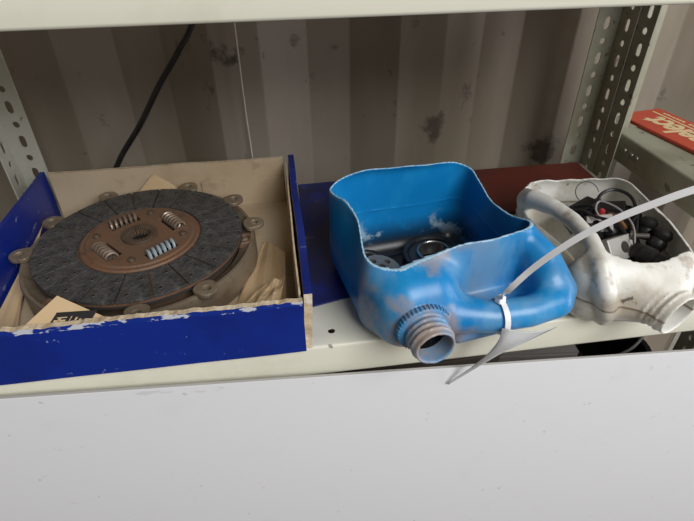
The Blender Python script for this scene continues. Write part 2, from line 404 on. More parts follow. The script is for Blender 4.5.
# turn it so its folded front runs towards the viewer: local y -> world x, local x -> world -y
s2.rotation_euler = (0, 0, R(-90)); s2.location = (.552, .738, .078); in_rack(s2, rk2)
p2 = angle_post('post', None, (.5367, .7402), (1, 0), (0, -1), 'rack_old', off=1); in_rack(p2, rk2)
p3 = angle_post('post', None, (.5478, .4155), (1, 0), (0, 1), 'post', z1=.079); in_rack(p3, rk2)
p4 = angle_post('post', None, (.918, .7425), (-1, 0), (0, -1), 'post', z1=.30); in_rack(p4, rk2)
p5 = angle_post('post', None, (.918, .4155), (-1, 0), (0, 1), 'post', z1=.079); in_rack(p5, rk2)
for i, (y, z) in enumerate(((.698, .056), (.680, .056), (.666, .056))):   # bolts seated in the shelf lip
    b = MB().lathe([(0, -.002), (.0052, -.002), (.0052, .0), (.004, .002), (0, .0026)], 14).build('bolt', 'steel', None, True, loc=(.5516, y, z), rot=(0, R(-90), 0)); in_rack(b, rk2)

# white board standing in front of the lower half of the rack
bd = MB().box((-.75, -.002, -.93), (.85, .002, 0), 0, {1: 1, 3: 1, 5: 1}).build('white_board', ['board', 'board_edge'], None, False, .0006)
bd.location = (0, .3785, -.0315); bd.rotation_euler = (0, R(4.03), 0)
bd.location.z += 0
tag(bd, 'large white scuffed sheet board standing in front of the rack', 'board')

# ================================================================== CARTON WITH THE CLUTCH
BX0, BX1, BY0, BY1, BH = -.349, .010, .3855, .722, .073
box = empty('carton', ((BX0+BX1)/2, (BY0+BY1)/2, .0005))
tag(box, 'open shallow blue carton with kraft inside holding the clutch', 'carton')
def panel(name, a, b, nx, nz, axis, mats, face_m, tear=0, lean=0, seed=0):
    """a card panel as a thin slab with a rough upper edge; axis 'x' or 'y' = long direction"""
    rnd = random.Random(seed); mb = MB()
    (x0, y0, z0), (x1, y1, z1) = a, b
    L0, L1 = (x0, x1) if axis == 'x' else (y0, y1); T0, T1 = (y0, y1) if axis == 'x' else (x0, x1)
    tops = [z1+(rnd.uniform(-tear, tear*.3) if 0 < i < nx else 0)+tear*1.2*noise.noise((i*.31+seed, seed, 0)) for i in range(nx+1)]
    for s, T in ((0, T0), (1, T1)):
        for i in range(nx+1):
            l = L0+(L1-L0)*i/nx
            for j in range(nz+1):
                f = j/nz; z = z0+(tops[i]-z0)*f
                bow = .0015*noise.noise((l*9+seed*3, z*12, seed))
                t = T+bow+lean*f*(z1-z0)
                mb.v.append((l, t, z) if axis == 'x' else (t, l, z))
    n1 = (nx+1)*(nz+1); I = lambda s, i, j: s*n1+i*(nz+1)+j
    for i in range(nx):
        for j in range(nz):
            mb.f.append((I(0,i,j), I(0,i+1,j), I(0,i+1,j+1), I(0,i,j+1))); mb.m.append(face_m[0] if j < nz-1 or len(face_m) < 5 else face_m[4])
            mb.f.append((I(1,i,j), I(1,i,j+1), I(1,i+1,j+1), I(1,i+1,j))); mb.m.append(face_m[1])
        mb.f.append((I(0,i,nz), I(0,i+1,nz), I(1,i+1,nz), I(1,i,nz))); mb.m.append(face_m[2])
        mb.f.append((I(0,i,0), I(1,i,0), I(1,i+1,0), I(0,i+1,0))); mb.m.append(face_m[3])
    for i in (0, nx):
        for j in range(nz): mb.f.append((I(0,i,j), I(0,i,j+1), I(1,i,j+1), I(1,i,j))); mb.m.append(face_m[3])
    o = mb.build(name, mats, None, False)
    o.parent = box; o.location = -Vector(box.location)+Vector((0, 0, .0005)); return o
CM = ['blue_card', 'kraft', 'kraft_edge', 'blue_scuff']
panel('front_panel', (BX0, BY0, 0), (BX1-.003, BY0+.0065, BH-.004), 90, 12, 'x', CM, (0, 1, 2, 2, 3), .0012, .03, 1)
panel('back_panel', (BX0+.012, BY1-.006, .0), (BX1-.009, BY1, BH+.003), 30, 4, 'x', CM, (1, 0, 2, 2), .0004, .0, 2)
panel('side_panel', (BX0, BY0+.0065, 0), (BX0+.006, BY1, BH+.004), 30, 4, 'y', CM, (0, 0, 0, 2), .0004, .0, 3)
panel('side_panel', (BX1-.005, BY0+.004, 0), (BX1+.0035, BY1+.003, BH+.003), 30, 6, 'y', CM, (1, 0, 0, 2), .0006, .05, 4)
bb = MB().box((BX0+.006, BY0+.0065, 0), (BX1-.005, BY1-.006, .003)).build('bottom_panel', 'kraft'); bb.parent = box; bb.location = -Vector(box.location)+Vector((0, 0, .0005))
fl1 = panel('inner_flap', (BX1-.0085, BY0+.012, .003), (BX1-.0065, BY1-.010, BH-.001), 20, 4, 'y', CM, (1, 1, 2, 2), .0005, .03, 5)
fl2 = panel('inner_flap', (-.125, BY1-.0085, .003), (BX1-.011, BY1-.0068, BH-.028), 16, 4, 'x', CM, (1, 1, 2, 2), .0004, .0, 6)

# ---- pressure plate (clutch cover) lying in the carton
TILT = R(0.6)
pp = empty('pressure_plate', (-.186, .5645, .0150), (TILT, 0, 0))
tag(pp, 'rusty tan clutch pressure plate with bolt lugs under the friction disc', 'clutch plate')
MB().lathe([(.086, -.010), (.117, -.010), (.117, .0245), (.111, .0260), (.086, .0260)], 72, 0, True).build('pressure_ring', 'dark_rust', pp, True, 0, 35)
MB().lathe([(.119, .010), (.1265, .012), (.1295, .017), (.1340, .0205), (.1375, .018), (.139, -.009), (.1415, -.009), (.1415, .0215), (.1400, .0268), (.1365, .0268), (.130, .0205), (.1225, .017)], 96, 0, True).build('cover', 'cast', pp, True, 0, 35)
def lug_mesh(rr, L, t, z, hr):
    outer = []; hole = []
    for i in range(24):
        a = 2*math.pi*i/24; c, s = math.cos(a), math.sin(a)
        x = rr*c if c > 0 else c*L; y = rr*s*(1+(.45 if c < 0 else 0)*abs(c))
        outer.append((x, y)); hole.append((hr*c, hr*s))
    return MB().ringplate(outer, hole, z, z+t)
lug_src = None
for a in (8, 38, 72, 119, 153, 184, 278, 309):
    loc = (.1425*math.cos(R(a)), .1425*math.sin(R(a)), 0); rot = (0, 0, R(a))
    if lug_src is None: lug_src = lug_mesh(.0125, .0145, .006, .0270, .0048).build('mounting_lug', 'cast', pp, False, .0012, loc=loc, rot=rot)
    else: share(lug_src, 'mounting_lug', pp, loc, rot)
st = rv = None
for a in (-3, 117, 233):
    loc = (.1285*math.cos(R(a)), .1285*math.sin(R(a)), 0); rot = (0, 0, R(a))
    if st is None:
        st = lg = lug_mesh(.0118, .018, .008, .0185, .0066).build('strap_lug', 'rust', pp, False, .0012, loc=loc, rot=rot)
        rv = MB().lathe([(0, 0), (.0052, 0), (.0052, .005), (.003, .007), (0, .0075)], 16).build('rivet', 'cast', lg, True, loc=(0, 0, .0185))
    else:
        lg = share(st, 'strap_lug', pp, loc, rot); share(rv, 'rivet', lg, (0, 0, .0185))

# ---- friction disc on top of it
fd = empty('friction_disc', (-.186, .5640, .0470), (TILT, 0, R(0)))
tag(fd, 'worn dark clutch friction disc with rusty hub and coil springs', 'clutch disc')
NP = 20; RI, RO = .0745, .1255
MB().lathe([(.058, -.0035), (.1250, -.0035), (.1250, .0015), (.058, .0015)], 96, 0, True).build('carrier_plate', 'rust', fd, True, 0, 35)
MB().lathe([(.078, -.0052), (.1257, -.0052), (.1257, -.0022), (.078, -.0022)], 96, 0, True).build('lower_lining', 'lining_side', fd, True, 0, 35)
def pad_mesh():
    mb = MB(); da = 2*math.pi/NP; g = .0008; n = 7; z0, z1 = .0013, .0046
    for z in (z0, z1):
        for r in (RI, (RI+RO)/2, RO):
            for i in range(n+1):
                a0 = -da/2+g/r; a1 = da/2-g/r; a = a0+(a1-a0)*i/n; mb.v.append((r*math.cos(a), r*math.sin(a), z))
    m = n+1; I = lambda s, r, i: s*3*m+r*m+i
    for i in range(n):
        for r in range(2):
            mb.f += [(I(1,r,i), I(1,r+1,i), I(1,r+1,i+1), I(1,r,i+1)), (I(0,r,i), I(0,r,i+1), I(0,r+1,i+1), I(0,r+1,i))]
        mb.f += [(I(0,0,i), I(1,0,i), I(1,0,i+1), I(0,0,i+1)), (I(0,2,i), I(0,2,i+1), I(1,2,i+1), I(1,2,i))]
    for i in (0, n):
        for r in range(2): mb.f.append((I(0,r,i), I(0,r+1,i), I(1,r+1,i), I(1,r,i)))
    mb.m = [0]*len(mb.f); return mb
pad = pad_mesh().build('friction_pad', 'lining', fd, False, .0005)
rvt = MB().lathe([(.0021, .0046), (.0021, .0050), (.0026, .0050), (.0030, .0045)], 14)
rvt.lathe([(0, .00472), (.0022, .00472)], 14, 1)  # black disc painted in for the shade down the rivet hole
rivet = rvt.build('rivet', ['lining', 'black'], fd, True, loc=(0, 0, 0))
k = 0
for i in range(NP):
    a = 2*math.pi*(i+.37)/NP
    if i: pd = share(pad, 'friction_pad', fd, (0, 0, 0), (0, 0, a))
    else: pd = pad; pad.rotation_euler = (0, 0, a)
    for (r, da) in ((.089, .065), (.114, -.07)):
        loc = (r*math.cos(da), r*math.sin(da), 0)
        if i == 0 and r == .089: rivet.parent = pd; rivet.location = loc
        else: share(rivet, 'rivet', pd, loc)
# hub plate with four spring windows
hp = MB().lathe([(0.0, .0015), (.0725, .0015), (.0725, .0036), (.0705, .0052), (.066, .0052), (.064, .0066), (0.0, .0066)], 96).build('hub_plate', 'rust', fd, True, 0, 35)
SPR = (45-8, 135-8, 225-4, 315-4)
cs = []
for a in SPR:
    cs.append(MB().box((-.0120, -.0195, -.02), (.0085, .0195, .03)).build('cutter', 'black', loc=(.047*math.cos(R(a)), .047*math.sin(R(a)), 0), rot=(0, 0, R(a))))
cs.append(MB().lathe([(0, -.02), (.0145, -.02), (.0145, .03), (0, .03)], 40).build('cutter', 'black'))
me_backup = hp
bpy.context.view_layer.update()
for c in cs:
    c.parent = fd
bpy.context.view_layer.update()
cut(hp, cs)
hp.data.polygons.foreach_set('use_smooth', [False]*len(hp.data.polygons))
MB().lathe([(.060, -.0012), (0, -.0012)], 48).build('window_shade_disc', 'black', fd)  # black disc stands in for the shade behind the spring windows
# splined hub sleeve
mb = MB(); nt_ = 20; prof_n = nt_*4
outer = [(.0215*math.cos(2*math.pi*i/prof_n), .0215*math.sin(2*math.pi*i/prof_n)) for i in range(prof_n)]
inn = []
for i in range(prof_n):
    r = .0148 if i % 4 in (0, 1) else .0128
    inn.append((r*math.cos(2*math.pi*i/prof_n), r*math.sin(2*math.pi*i/prof_n)))
mb.ringplate(outer, inn, -.001, .0105); mb.build('splined_hub', 'dark_rust', fd, False, .0006)
for i, a in enumerate(SPR):
    n = 110; turns = 5.5; pts = []
    for q in range(n+1):
        t = q/n; ang = 2*math.pi*turns*t
        pts.append((.0066*math.cos(ang), -.0175+.035*t, .0066*math.sin(ang)))
    MB().tube(pts, .0018, 6).build('coil_spring', 'spring_blue' if i == 3 else 'spring', fd, True, loc=(.047*math.cos(R(a)), .047*math.sin(R(a)), .0060), rot=(0, 0, R(a)))
for a in (85, 175, 270, 355):
    MB().lathe([(0, .0066), (.0045, .0066), (.0045, .009), (.003, .0105), (0, .0108)], 18).build('stop_pin', 'dark_rust', fd, True, loc=(.0535*math.cos(R(a)), .0535*math.sin(R(a)), 0))

# ---- kraft paper wrapping around the clutch
def paper(name, label, c, zs, amp, seed, n=18, m='paper', mats=None):
    """bilinear sheet c = 4 xy corners, zs = corner heights, creased"""
    mb = MB()
    for i in range(n+1):
        for j in range(n+1):
            u, v = i/n, j/n
            wts = ((1-u)*(1-v), u*(1-v), u*v, (1-u)*v)
            x = sum(wts[q]*c[q][0] for q in range(4)); y = sum(wts[q]*c[q][1] for q in range(4)); z = sum(wts[q]*zs[q] for q in range(4))
            cr = abs(((u*2.3+v*1.1+seed*.37) % 1)-.5)*2-.5
            z += amp*(cr*.8+noise.noise((u*3+seed, v*3, seed)))*min(1, 6*min(u+.12, 1-u+.12, v+.12, 1-v+.12))
            mb.v.append((x, y, z))
    for i in range(n):
        for j in range(n): mb.f.append((i*(n+1)+j, (i+1)*(n+1)+j, (i+1)*(n+1)+j+1, i*(n+1)+j+1)); mb.m.append(0)
    o = mb.build(name, m); s = o.modifiers.new('sheet', 'SOLIDIFY'); s.thickness = .0004
    tag(o, label, 'paper', 'kraft wrapping paper in the carton'); return o
paper('kraft_paper', 'crumpled kraft paper sheet in the right corner of the blue carton', [(-.085, .405), (-.012, .40), (-.008, .55), (-.035, .60)], (.007, .016, .018, .008), .004, 1)
paper('kraft_paper', 'small folded kraft paper corner sticking up beside the right carton flap', [(-.080, .398), (-.022, .400), (-.010, .462), (-.038, .470)], (.030, .036, .046, .030), .006, 4, 10)
paper('kraft_paper', 'stained kraft paper sheet at the left end of the blue carton', [(-.339, .41), (-.290, .40), (-.324, .50), (-.340, .66)], (.006, .006, .008, .030), .002, 2)
paper('kraft_paper', 'kraft paper peak rising behind the friction disc', [(-.225, .705), (-.15, .705), (-.170, .712), (-.19, .7125)], (.035, .035, .050, .067), .001, 3)

# printed triangle of kraft at the front wall
pt = empty('kraft_paper', (-.225, .43, .01))
tag(pt, 'kraft paper corner with black print at the front carton wall', 'paper', 'kraft wrapping paper in the carton')
A, B, C = Vector((-.262, .395, .0655)), Vector((-.178, .395, .062)), Vector((-.232, .4185, .082))
nrm = (B-A).cross(C-A).normalized()
if nrm.z < 0: nrm = -nrm
O_ = Vector(pt.location)
def tri_pt(u, v, off=0): return A+(B-A)*u+(C-A)*v+nrm*off-O_
mb = MB(); mb.add([tri_pt(0,0), tri_pt(1,0), tri_pt(0,1), tri_pt(0,0,-.0005), tri_pt(1,0,-.0005), tri_pt(0,1,-.0005)], [(0,1,2),(5,4,3),(0,3,4,1),(1,4,5,2),(2,5,3,0)])
mb.add([tri_pt(0,0,0), tri_pt(1,0,0), tri_pt(1,0,0)+Vector((0,.0,-.03)), tri_pt(0,0,0)+Vector((0,.0,-.03))], [(0,1,2,3)])
mb.build('sheet', 'paper', pt)
mb = MB(); Q = lambda u0, u1, v0, v1, off: [tri_pt(u0,v0,off), tri_pt(u1,v0,off), tri_pt(u1-(v1-v0)*.15,v1,off), tri_pt(u0-(v1-v0)*.15,v1,off)]
mb.add(Q(.27, .72, .05, .42, .0003), [(0,1,2,3)])
mb.build('print_block', 'black', pt)
mb = MB()
for u0, u1, v0, v1 in ((.29, .42, .10, .16), (.33, .36, .10, .24), (.29, .40, .22, .25), (.46, .47, .1, .27), (.52, .545, .08, .22), (.57, .6, .08, .16)): mb.add(Q(u0, u1, v0, v1, .0006), [(0,1,2,3)])
mb.build('print_strokes', 'paper', pt)

# ================================================================== THINGS LYING ON THE SHELF
def slab(name, pts, z0, z1, m, label, cat, bevel=.0008, group=None):
    mb = MB(); n = len(pts)
    c = (sum(p[0] for p in pts)/n, sum(p[1] for p in pts)/n)
    for z in (z0, z1):
        for x, y in pts: mb.v.append((x-c[0], y-c[1], z-z0))
    mb.f = [tuple(range(n-1, -1, -1)), tuple(range(n, 2*n))]+[(i, (i+1) % n, n+(i+1) % n, n+i) for i in range(n)]; mb.m = [0]*len(mb.f)
    o = mb.build(name, m, None, False, bevel, loc=(c[0], c[1], z0)); return tag(o, label, cat, group)
slab('flattened_card', [(.020, .455), (.20, .50), (.21, .773), (.022, .768)], .0006, .0030, 'navy', 'flat navy blue card lying under the blue jug', 'card')
# maroon flat case behind the jugs
mc = empty('flat_case', (.40, .69, .0006)); tag(mc, 'dark maroon flat case lying behind the two jugs', 'case')
MB().box((-.135, -.07, 0), (.115, .070, .005)).build('case_body', 'maroon', mc, False, .0015)
MB().box((-.136, -.071, .0052), (.116, .071, .009)).build('case_lid', 'maroon', mc, False, .0015)

# ---- red carton on the right rack
rb = empty('red_carton', (.581, .774, .0786), (0, 0, R(-81.8)))
tag(rb, 'flat red carton with cream lettering on the right rack', 'carton')
rbody = MB().box((-.010, .004, 0), (.34, .092, .006)).build('carton_body', 'red', rb, False, .0015)
def text(body, size, shear, loc, rotz, name, parent, m, bold=0):
    cu = bpy.data.curves.new(name, 'FONT'); cu.body = body; cu.size = size; cu.shear = shear; cu.extrude = .0002; cu.offset = bold; cu.space_character = 1.0
    o = bpy.data.objects.new(name, cu); COL.objects.link(o)
    bpy.context.view_layer.update(); dg = bpy.context.evaluated_depsgraph_get()
    me = bpy.data.meshes.new_from_object(o.evaluated_get(dg)); bpy.data.objects.remove(o)
    me.materials.clear(); me.materials.append(M[m])
    oo = bpy.data.objects.new(name, me); COL.objects.link(oo); oo.parent = parent; oo.location = loc; oo.rotation_euler = (0, 0, rotz); return oo
tx = text('select', .062, .22, (.134, .061, .0062), R(180), 'lettering', rbody, 'cream_ink', .0018); tx.scale = (.74, 1.05, 1)
MB().box((.0, .067, .0061), (.21, .071, .0063)).build('printed_stripe', 'cream_ink', rbody)
rn = random.Random(3); xx = .18; q = 0
mb = MB()
while xx > .01:
    wq = rn.uniform(.003, .006); mb.box((xx-wq, .077, .0061), (xx, .077+rn.uniform(.004, .006), .0063)); xx -= wq+(.002 if q % 7 else .009); q += 1
mb.build('small_print', 'cream_ink', rbody)

# ================================================================== BLUE JUG
def blue_jug():
    root = empty('plastic_jug', (.16, .45, .0005), (0, 0, R(9.5)))
    tag(root, 'dirty blue plastic jug cut open on its side, holding greasy bearings', 'jug')
    h = .0015; lo = (-.118, -.140, -.006); hi = (.134, .132, .142)
    X, Y, Z = grid(lo, hi, h)
    # walls pinch inwards a little halfway along the cut edge
    pin = 1-.11*np.exp(-((Y-.025)/.042)**2)*np.clip((Z-.03)/.08, 0, 1)**1.5
    Xw = X/pin
    sag = .004*np.sin(X*38)*np.clip(Z/.12, 0, 1)
    d = sd_rbox(Xw, Y+sag, Z, (0, .033, .068), (.0965, .0805, .068), .024)
    sh_ = sd_rbox(X, Y, Z, (-.046, -.048, .050), (.046, .040, .047), .034)
    d = smin(d, sh_, .022)
    # lower foot of the right shoulder, under the handle
    t, r = axial(X, Y, Z, (-.050, -.05, .050), (-.04, -1, -.02))
    hd = sd_chain(X, Y, Z, [(-.015, -.078, .048), (.022, -.094, .046), (.062, -.100, .047), (.096, -.098, .050), (.106, -.088, .056), (.101, -.062, .078), (.088, -.036, .094)], [.022, .0165, .0165, .0175, .0175, .017, .016])
    d = smin(d, hd, .012)
    pocket = sd_rbox(X, Y, Z, (.045, -.056, .020), (.058, .030, .020), .012)      # floor of the grip recess
    web = sd_rbox(X, Y, Z, (.094, -.058, .050), (.013, .036, .028), .012)         # its right wall
    d = smin(smin(d, pocket, .010), web, .012)
    F = np.maximum(d, -(d+.0027))
    F = np.minimum(F, np.maximum(np.abs(Z-.066)-.0007, np.maximum(d-.0004, np.maximum(-(d+.0036), -Y))))     # mould seam
    # neck
    nk = np.maximum(r-.0205, np.maximum(-t+.02, t-.071))
    F = smin(F, nk, .004)
    ringr = .0258+0*t
    for tc_ in (.0500, .0565, .063):
        F = np.minimum(F, np.maximum(np.abs(t-tc_)-.0015, r-.0228))
    F = np.minimum(F, np.maximum(np.abs(t-.0405)-.0035, r-.0265))
    F = np.maximum(F, -np.maximum(r-.0175, np.maximum(-t+.012, t-.09)))
    # cut edge
    RP = [(-.095, .11, .113), (-.06, .113, .127), (.06, .113, .125), (.095, .105, .115), (.094, .05, .106), (.092, 0, .103), (.097, -.045, .113), (.01, -.047, .110), (-.04, -.047, .101), (-.092, -.045, .099), (-.094, -.02, .108), (-.092, .02, .118), (-.092, .06, .122)]
    rimf = lambda x, y: ring_interp(x, y-.033, [(px, py-.033, pz) for px, py, pz in RP])+.0006*np.sin(x*120)+.0005*np.sin(y*150)
    rim = rimf(X, Y)
    F = np.maximum(F, Z-rim)
    def pick(c):      # 1 = pale cut edge, 2 = black grease inside the neck
        tt, rr = axial(c[:, 0], c[:, 1], c[:, 2], (-.050, -.05, .050), (-.04, -1, -.02))
        return np.where((rr < .0186) & (tt > 0) & (tt < .052), 2, np.where(c[:, 2] > rimf(c[:, 0], c[:, 1])-.0009, 1, 0))
    net_object('jug_body', F, lo, h, 'bluejug', root, 2, ('cut_blue', pick))
    # ribbed retaining band left behind the threads
    mb = MB(); dv = Vector((-.04, -1, -.02)).normalized(); q = Vector((0, 0, 1)).rotation_difference(dv).to_matrix().to_4x4()
    q.translation = Vector((-.050, -.05, .050))
    n = 40
    for i in range(n):
        a = 2*math.pi*i/n
        m4 = q @ Matrix.Rotation(a, 4, 'Z')
        k = len(mb.v)
        for z in (.0375, .0435):
            for x, y in ((.026, -.0012), (.0282, -.0008), (.0282, .0008), (.026, .0012)): mb.v.append(tuple(m4 @ Vector((x, y, z))))
        for f in ((0,1,2,3),(7,6,5,4),(0,4,5,1),(1,5,6,2),(2,6,7,3),(3,7,4,0)): mb.f.append(tuple(k+i_ for i_ in f)); mb.m.append(0)
    mb.build('cap_band', 'bluejug', root)
    return root
bj = blue_jug()
def in_blue(p):   # jug local -> world
    c, s = math.cos(R(9.5)), math.sin(R(9.5)); return (.16+c*p[0]-s*p[1], .45+s*p[0]+c*p[1], p[2]+.0005)

# grease and bearings in the blue jug
def bearing(name, p, ro, ri, hgt, label, rot=(0, 0, 0), plate=False):
    root = empty(name, in_blue(p), rot); tag(root, label, 'bearing', 'greasy parts in the blue jug')
    MB().lathe([(ro*.80, 0), (ro, 0), (ro, hgt*.92), (ro*.97, hgt), (ro*.86, hgt), (ro*.80, hgt*.9)], 48, 0, True).build('outer_ring', 'grease', root, True, 0, 35)
    MB().lathe([(ri*1.15, hgt*.2), (ro*.81, hgt*.2), (ro*.81, hgt*.82), (ri*1.15, hgt*.86)], 48, 0, True).build('seal', 'black_rubber', root, True, 0, 35)
    MB().lathe([(ri, 0), (ri*1.16, 0), (ri*1.16, hgt*1.15), (ri*1.05, hgt*1.2), (ri, hgt*1.15)], 48, 0, True).build('inner_ring', 'steel', root, True, 0, 35)
    return root
bearing('bearing', (.034, .060, .0048), .040, .019, .017, 'large black sealed bearing with bright inner ring in the blue jug', (R(2), R(-1.5), 0))
bearing('bearing', (-.052, .076, .0048), .026, .015, .011, 'small thin bearing ring behind the drilled plate in the blue jug', (R(2), R(3), 0))
dp = MB(); n = 48
dp.lathe([(0, 0), (.023, 0), (.0240, .001), (.0240, .005), (.023, .006), (0, .006)], 48)
dpo = dp.build('drilled_plate', 'grey_steel', None, True, 0, 35)
cs = []
for a, r in ((30, .0135), (120, .0135), (210, .0135), (300, .0135), (0, 0)):
    cs.append(MB().lathe([(0, -.02), (.0042, -.02), (.0042, .03), (0, .03)], 20).build('cutter', 'black', loc=(r*math.cos(R(a)), r*math.sin(R(a)), 0)))
cut(dpo, cs)
dpo.location = in_blue((-.042, .052, .0165)); dpo.rotation_euler = (R(6), R(10), R(20))
tag(dpo, 'round grey steel plate with drilled holes in the blue jug', 'plate', 'greasy parts in the blue jug')
# pool of black grease on the jug floor
mb = MB(); n = 40
ring = []
for i in range(n):
    a = 2*math.pi*i/n; rr = 1+.14*noise.noise((math.cos(a)*1.6, math.sin(a)*1.6, 3)); ring.append((.078*rr*math.cos(a), .062*rr*math.sin(a)))
mb.v = [(0, 0, .0012)]+[(x*.8, y*.8, .0011) for x, y in ring]+[(x, y, .0) for x, y in ring]
for i in range(n):
    j = (i+1) % n; mb.f += [(0, 1+i, 1+j), (1+i, 1+n+i, 1+n+j, 1+j)]
mb.m = [0]*len(mb.f)
gr = mb.build('grease_pool', 'grease', None, True, loc=in_blue((.004, .035, .0031)), rot=(0, 0, R(9.5)))
tag(gr, 'black grease smeared over the floor of the blue jug', 'grease')

# ================================================================== WHITE JUG
WO = (.380, .472); WA = R(-7)
def in_white(p):
    c, s = math.cos(WA), math.sin(WA); return (WO[0]+c*p[0]-s*p[1], WO[1]+s*p[0]+c*p[1], p[2]+.0005)
def to_white(p):
    c, s = math.cos(WA), math.sin(WA); x, y = p[0]-WO[0], p[1]-WO[1]; return (c*x+s*y, -s*x+c*y, p[2])
def white_jug():
    root = empty('plastic_jug', (*WO, .0005), (0, 0, WA))
    tag(root, 'dirty white plastic jug cut open, full of black electrical parts', 'jug')
    h = .0016; lo = (-.105, -.180, -.006); hi = (.105, .128, .118)
    X, Y, Z = grid(lo, hi, h)
    taper = np.where(X > 0, 1-.24*np.clip((-Y-.01)/.10, 0, 1)**1.4, 1-.15*np.clip((-Y-.03)/.08, 0, 1)**1.4-.10*np.clip((Y-.06)/.05, 0, 1)**2)
    d = sd_rbox(X/taper, Y, Z, (0, 0, .045), (.0800, .112, .045), .032)
    no = to_white((.377, .384, .043)); nd = np.array(to_white((.377+.32, .384-.93, -.02)))-np.array(no)
    t, r = axial(X, Y, Z, no, nd)
    d = smin(d, sd_caps(X, Y, Z, to_white((.362, .40, .046)), to_white((.384, .364, .043)), .036, .027), .020)
    # handle ridge along the upper left edge, then down the front
    P = [(.322, .560, .062), (.314, .530, .080), (.321, .495, .0875), (.3275, .460, .089), (.3270, .420, .0885), (.320, .382, .082), (.320, .362, .062), (.331, .364, .03), (.338, .374, .010)]
    PL = [to_white(p) for p in P]
    br = sd_chain(X, Y, Z, PL, [.013, .0115, .0095, .009, .009, .0100, .0105, .0095, .007])
    xb = np.interp(Y, [p[1] for p in reversed(PL[:6])], [p[0] for p in reversed(PL[:6])])
    shell = np.maximum(d, -(d+.0028))
    shell = np.minimum(shell, np.maximum(np.abs(Z-.040)-.0007, np.maximum(d-.0010, -(d+.003))))      # mould seam
    solid = np.maximum(d, X-xb)                       # body left of the handle
    rec = sd_rbox(X, Y, Z, (-.100, .008, .086), (.100, .082, .030), .02)
    rec = np.maximum(rec, X-(xb-.003))
    F = np.minimum(shell, solid)
    rim = idw(X, Y, [(-.03, .10, .078), (.03, .105, .080), (.075, .09, .082), (.078, .02, .083), (.07, -.05, .080), (.045, -.09, .077), (0, -.095, .079), (-.03, -.08, .080)])
    rim += .0012*np.sin(X*210+Y*90)
    deck = Y+.088+.010*np.cos(X*45)
    F = np.maximum(F, np.where((deck > 0) & (X > xb), Z-rim, -1.0))
    F = -smin(-F, rec, .010)
    F = smin(F, br, .006)
    F = np.minimum(F, np.maximum(r-.0245, np.maximum(-t+.02, t-.050)))
    for tc_ in (.034, .0405):
        F = np.minimum(F, np.maximum(np.abs(t-tc_)-.0014, r-.0265))
    F = np.minimum(F, np.maximum(np.abs(t-.0265)-.0022, r-.0290))
    F = np.maximum(F, -np.maximum(r-.0215, np.maximum(-t-.005, t-.09)))
    F = np.maximum(F, -Z+.0)
    net_object('jug_body', F, lo, h, 'whitejug', root)
    return root
wj = white_jug()

# parts in the white jug
def lathe_thing(name, prof, p, rot, m, label, cat, n=24, smooth=True):
    o = MB().lathe(prof, n).build(name, m, None, smooth, 0, 40, loc=p, rot=rot); return tag(o, label, cat, 'parts in the white jug')
def tube_thing(name, pts, r, m, label, cat, closed=False):
    b = Vector(pts[0]); o = MB().tube([Vector(p)-b for p in pts], r, 8, 0, closed).build(name, m, None, True, loc=b); return tag(o, label, cat, 'parts in the white jug')
def block(name, dims, p, rot, m, label, cat, hole=None, arm=None):
    a, b, c = dims
    o = MB().box((-a/2, -b/2, 0), (a/2, b/2, c)).build(name, m, None, False)
    if hole:
        q = MB().lathe([(0, -.05), (hole[0], -.05), (hole[0], .05), (0, .05)], 24).build('cutter', m, loc=(hole[1], -b/2, hole[2]), rot=(R(90), 0, 0))
        cut(o, [q])
    bv = o.modifiers.new('bevel', 'BEVEL'); bv.width = .0012; bv.segments = 2; bv.limit_method = 'ANGLE'
    o.location = p; o.rotation_euler = rot; return tag(o, label, cat, 'parts in the white jug')
block('alloy_bracket', (.042, .022, .028), (.384, .436, .042), (R(-40), R(4), R(20)), 'alloy', 'grey alloy bracket with a round hole in the white jug', 'bracket', (.0068, .006, .014))
block('alloy_block', (.030, .020, .022), (.392, .492, .046), (R(-30), R(-14), R(-20)), 'alloy', 'pale alloy block beside the white jug handle', 'block', (.0045, -.004, .011))
block('steel_plate', (.055, .050, .004), (.392, .415, .030), (R(3), R(2), R(15)), 'grey_steel', 'flat grey steel plate under the bracket in the white jug', 'plate')
cyl = [(0, 0), (.0095, 0), (.0105, .002), (.0105, .008), (.0120, .009), (.0120, .022), (.0105, .023), (.0105, .027), (.0120, .028), (.0120, .040), (.009, .042), (0, .042)]
lathe_thing('connector', cyl, (.402, .438, .054), (R(90), R(12), R(28)), 'black_rubber', 'thick black ribbed connector at the front of the white jug', 'connector')
boot = [(0, 0), (.007, .0005), (.0105, .004), (.0115, .009), (.0105, .014), (.0085, .0155), (.0105, .018), (.0115, .022), (.0085, .027), (.004, .029), (0, .029)]
lathe_thing('rubber_boot', boot, (.431, .462, .050), (R(-25), R(18), 0), 'black_rubber', 'black rubber boot nearest the right wall of the white jug', 'boot')
lathe_thing('rubber_boot', boot, (.428, .440, .050), (R(-12), R(30), 0), 'black_rubber', 'black rubber boot standing behind the ribbed connector', 'boot')
lathe_thing('rubber_boot', boot, (.408, .480, .046), (R(-80), R(18), R(30)), 'black_rubber', 'black rubber boot lying in the middle of the white jug', 'boot')
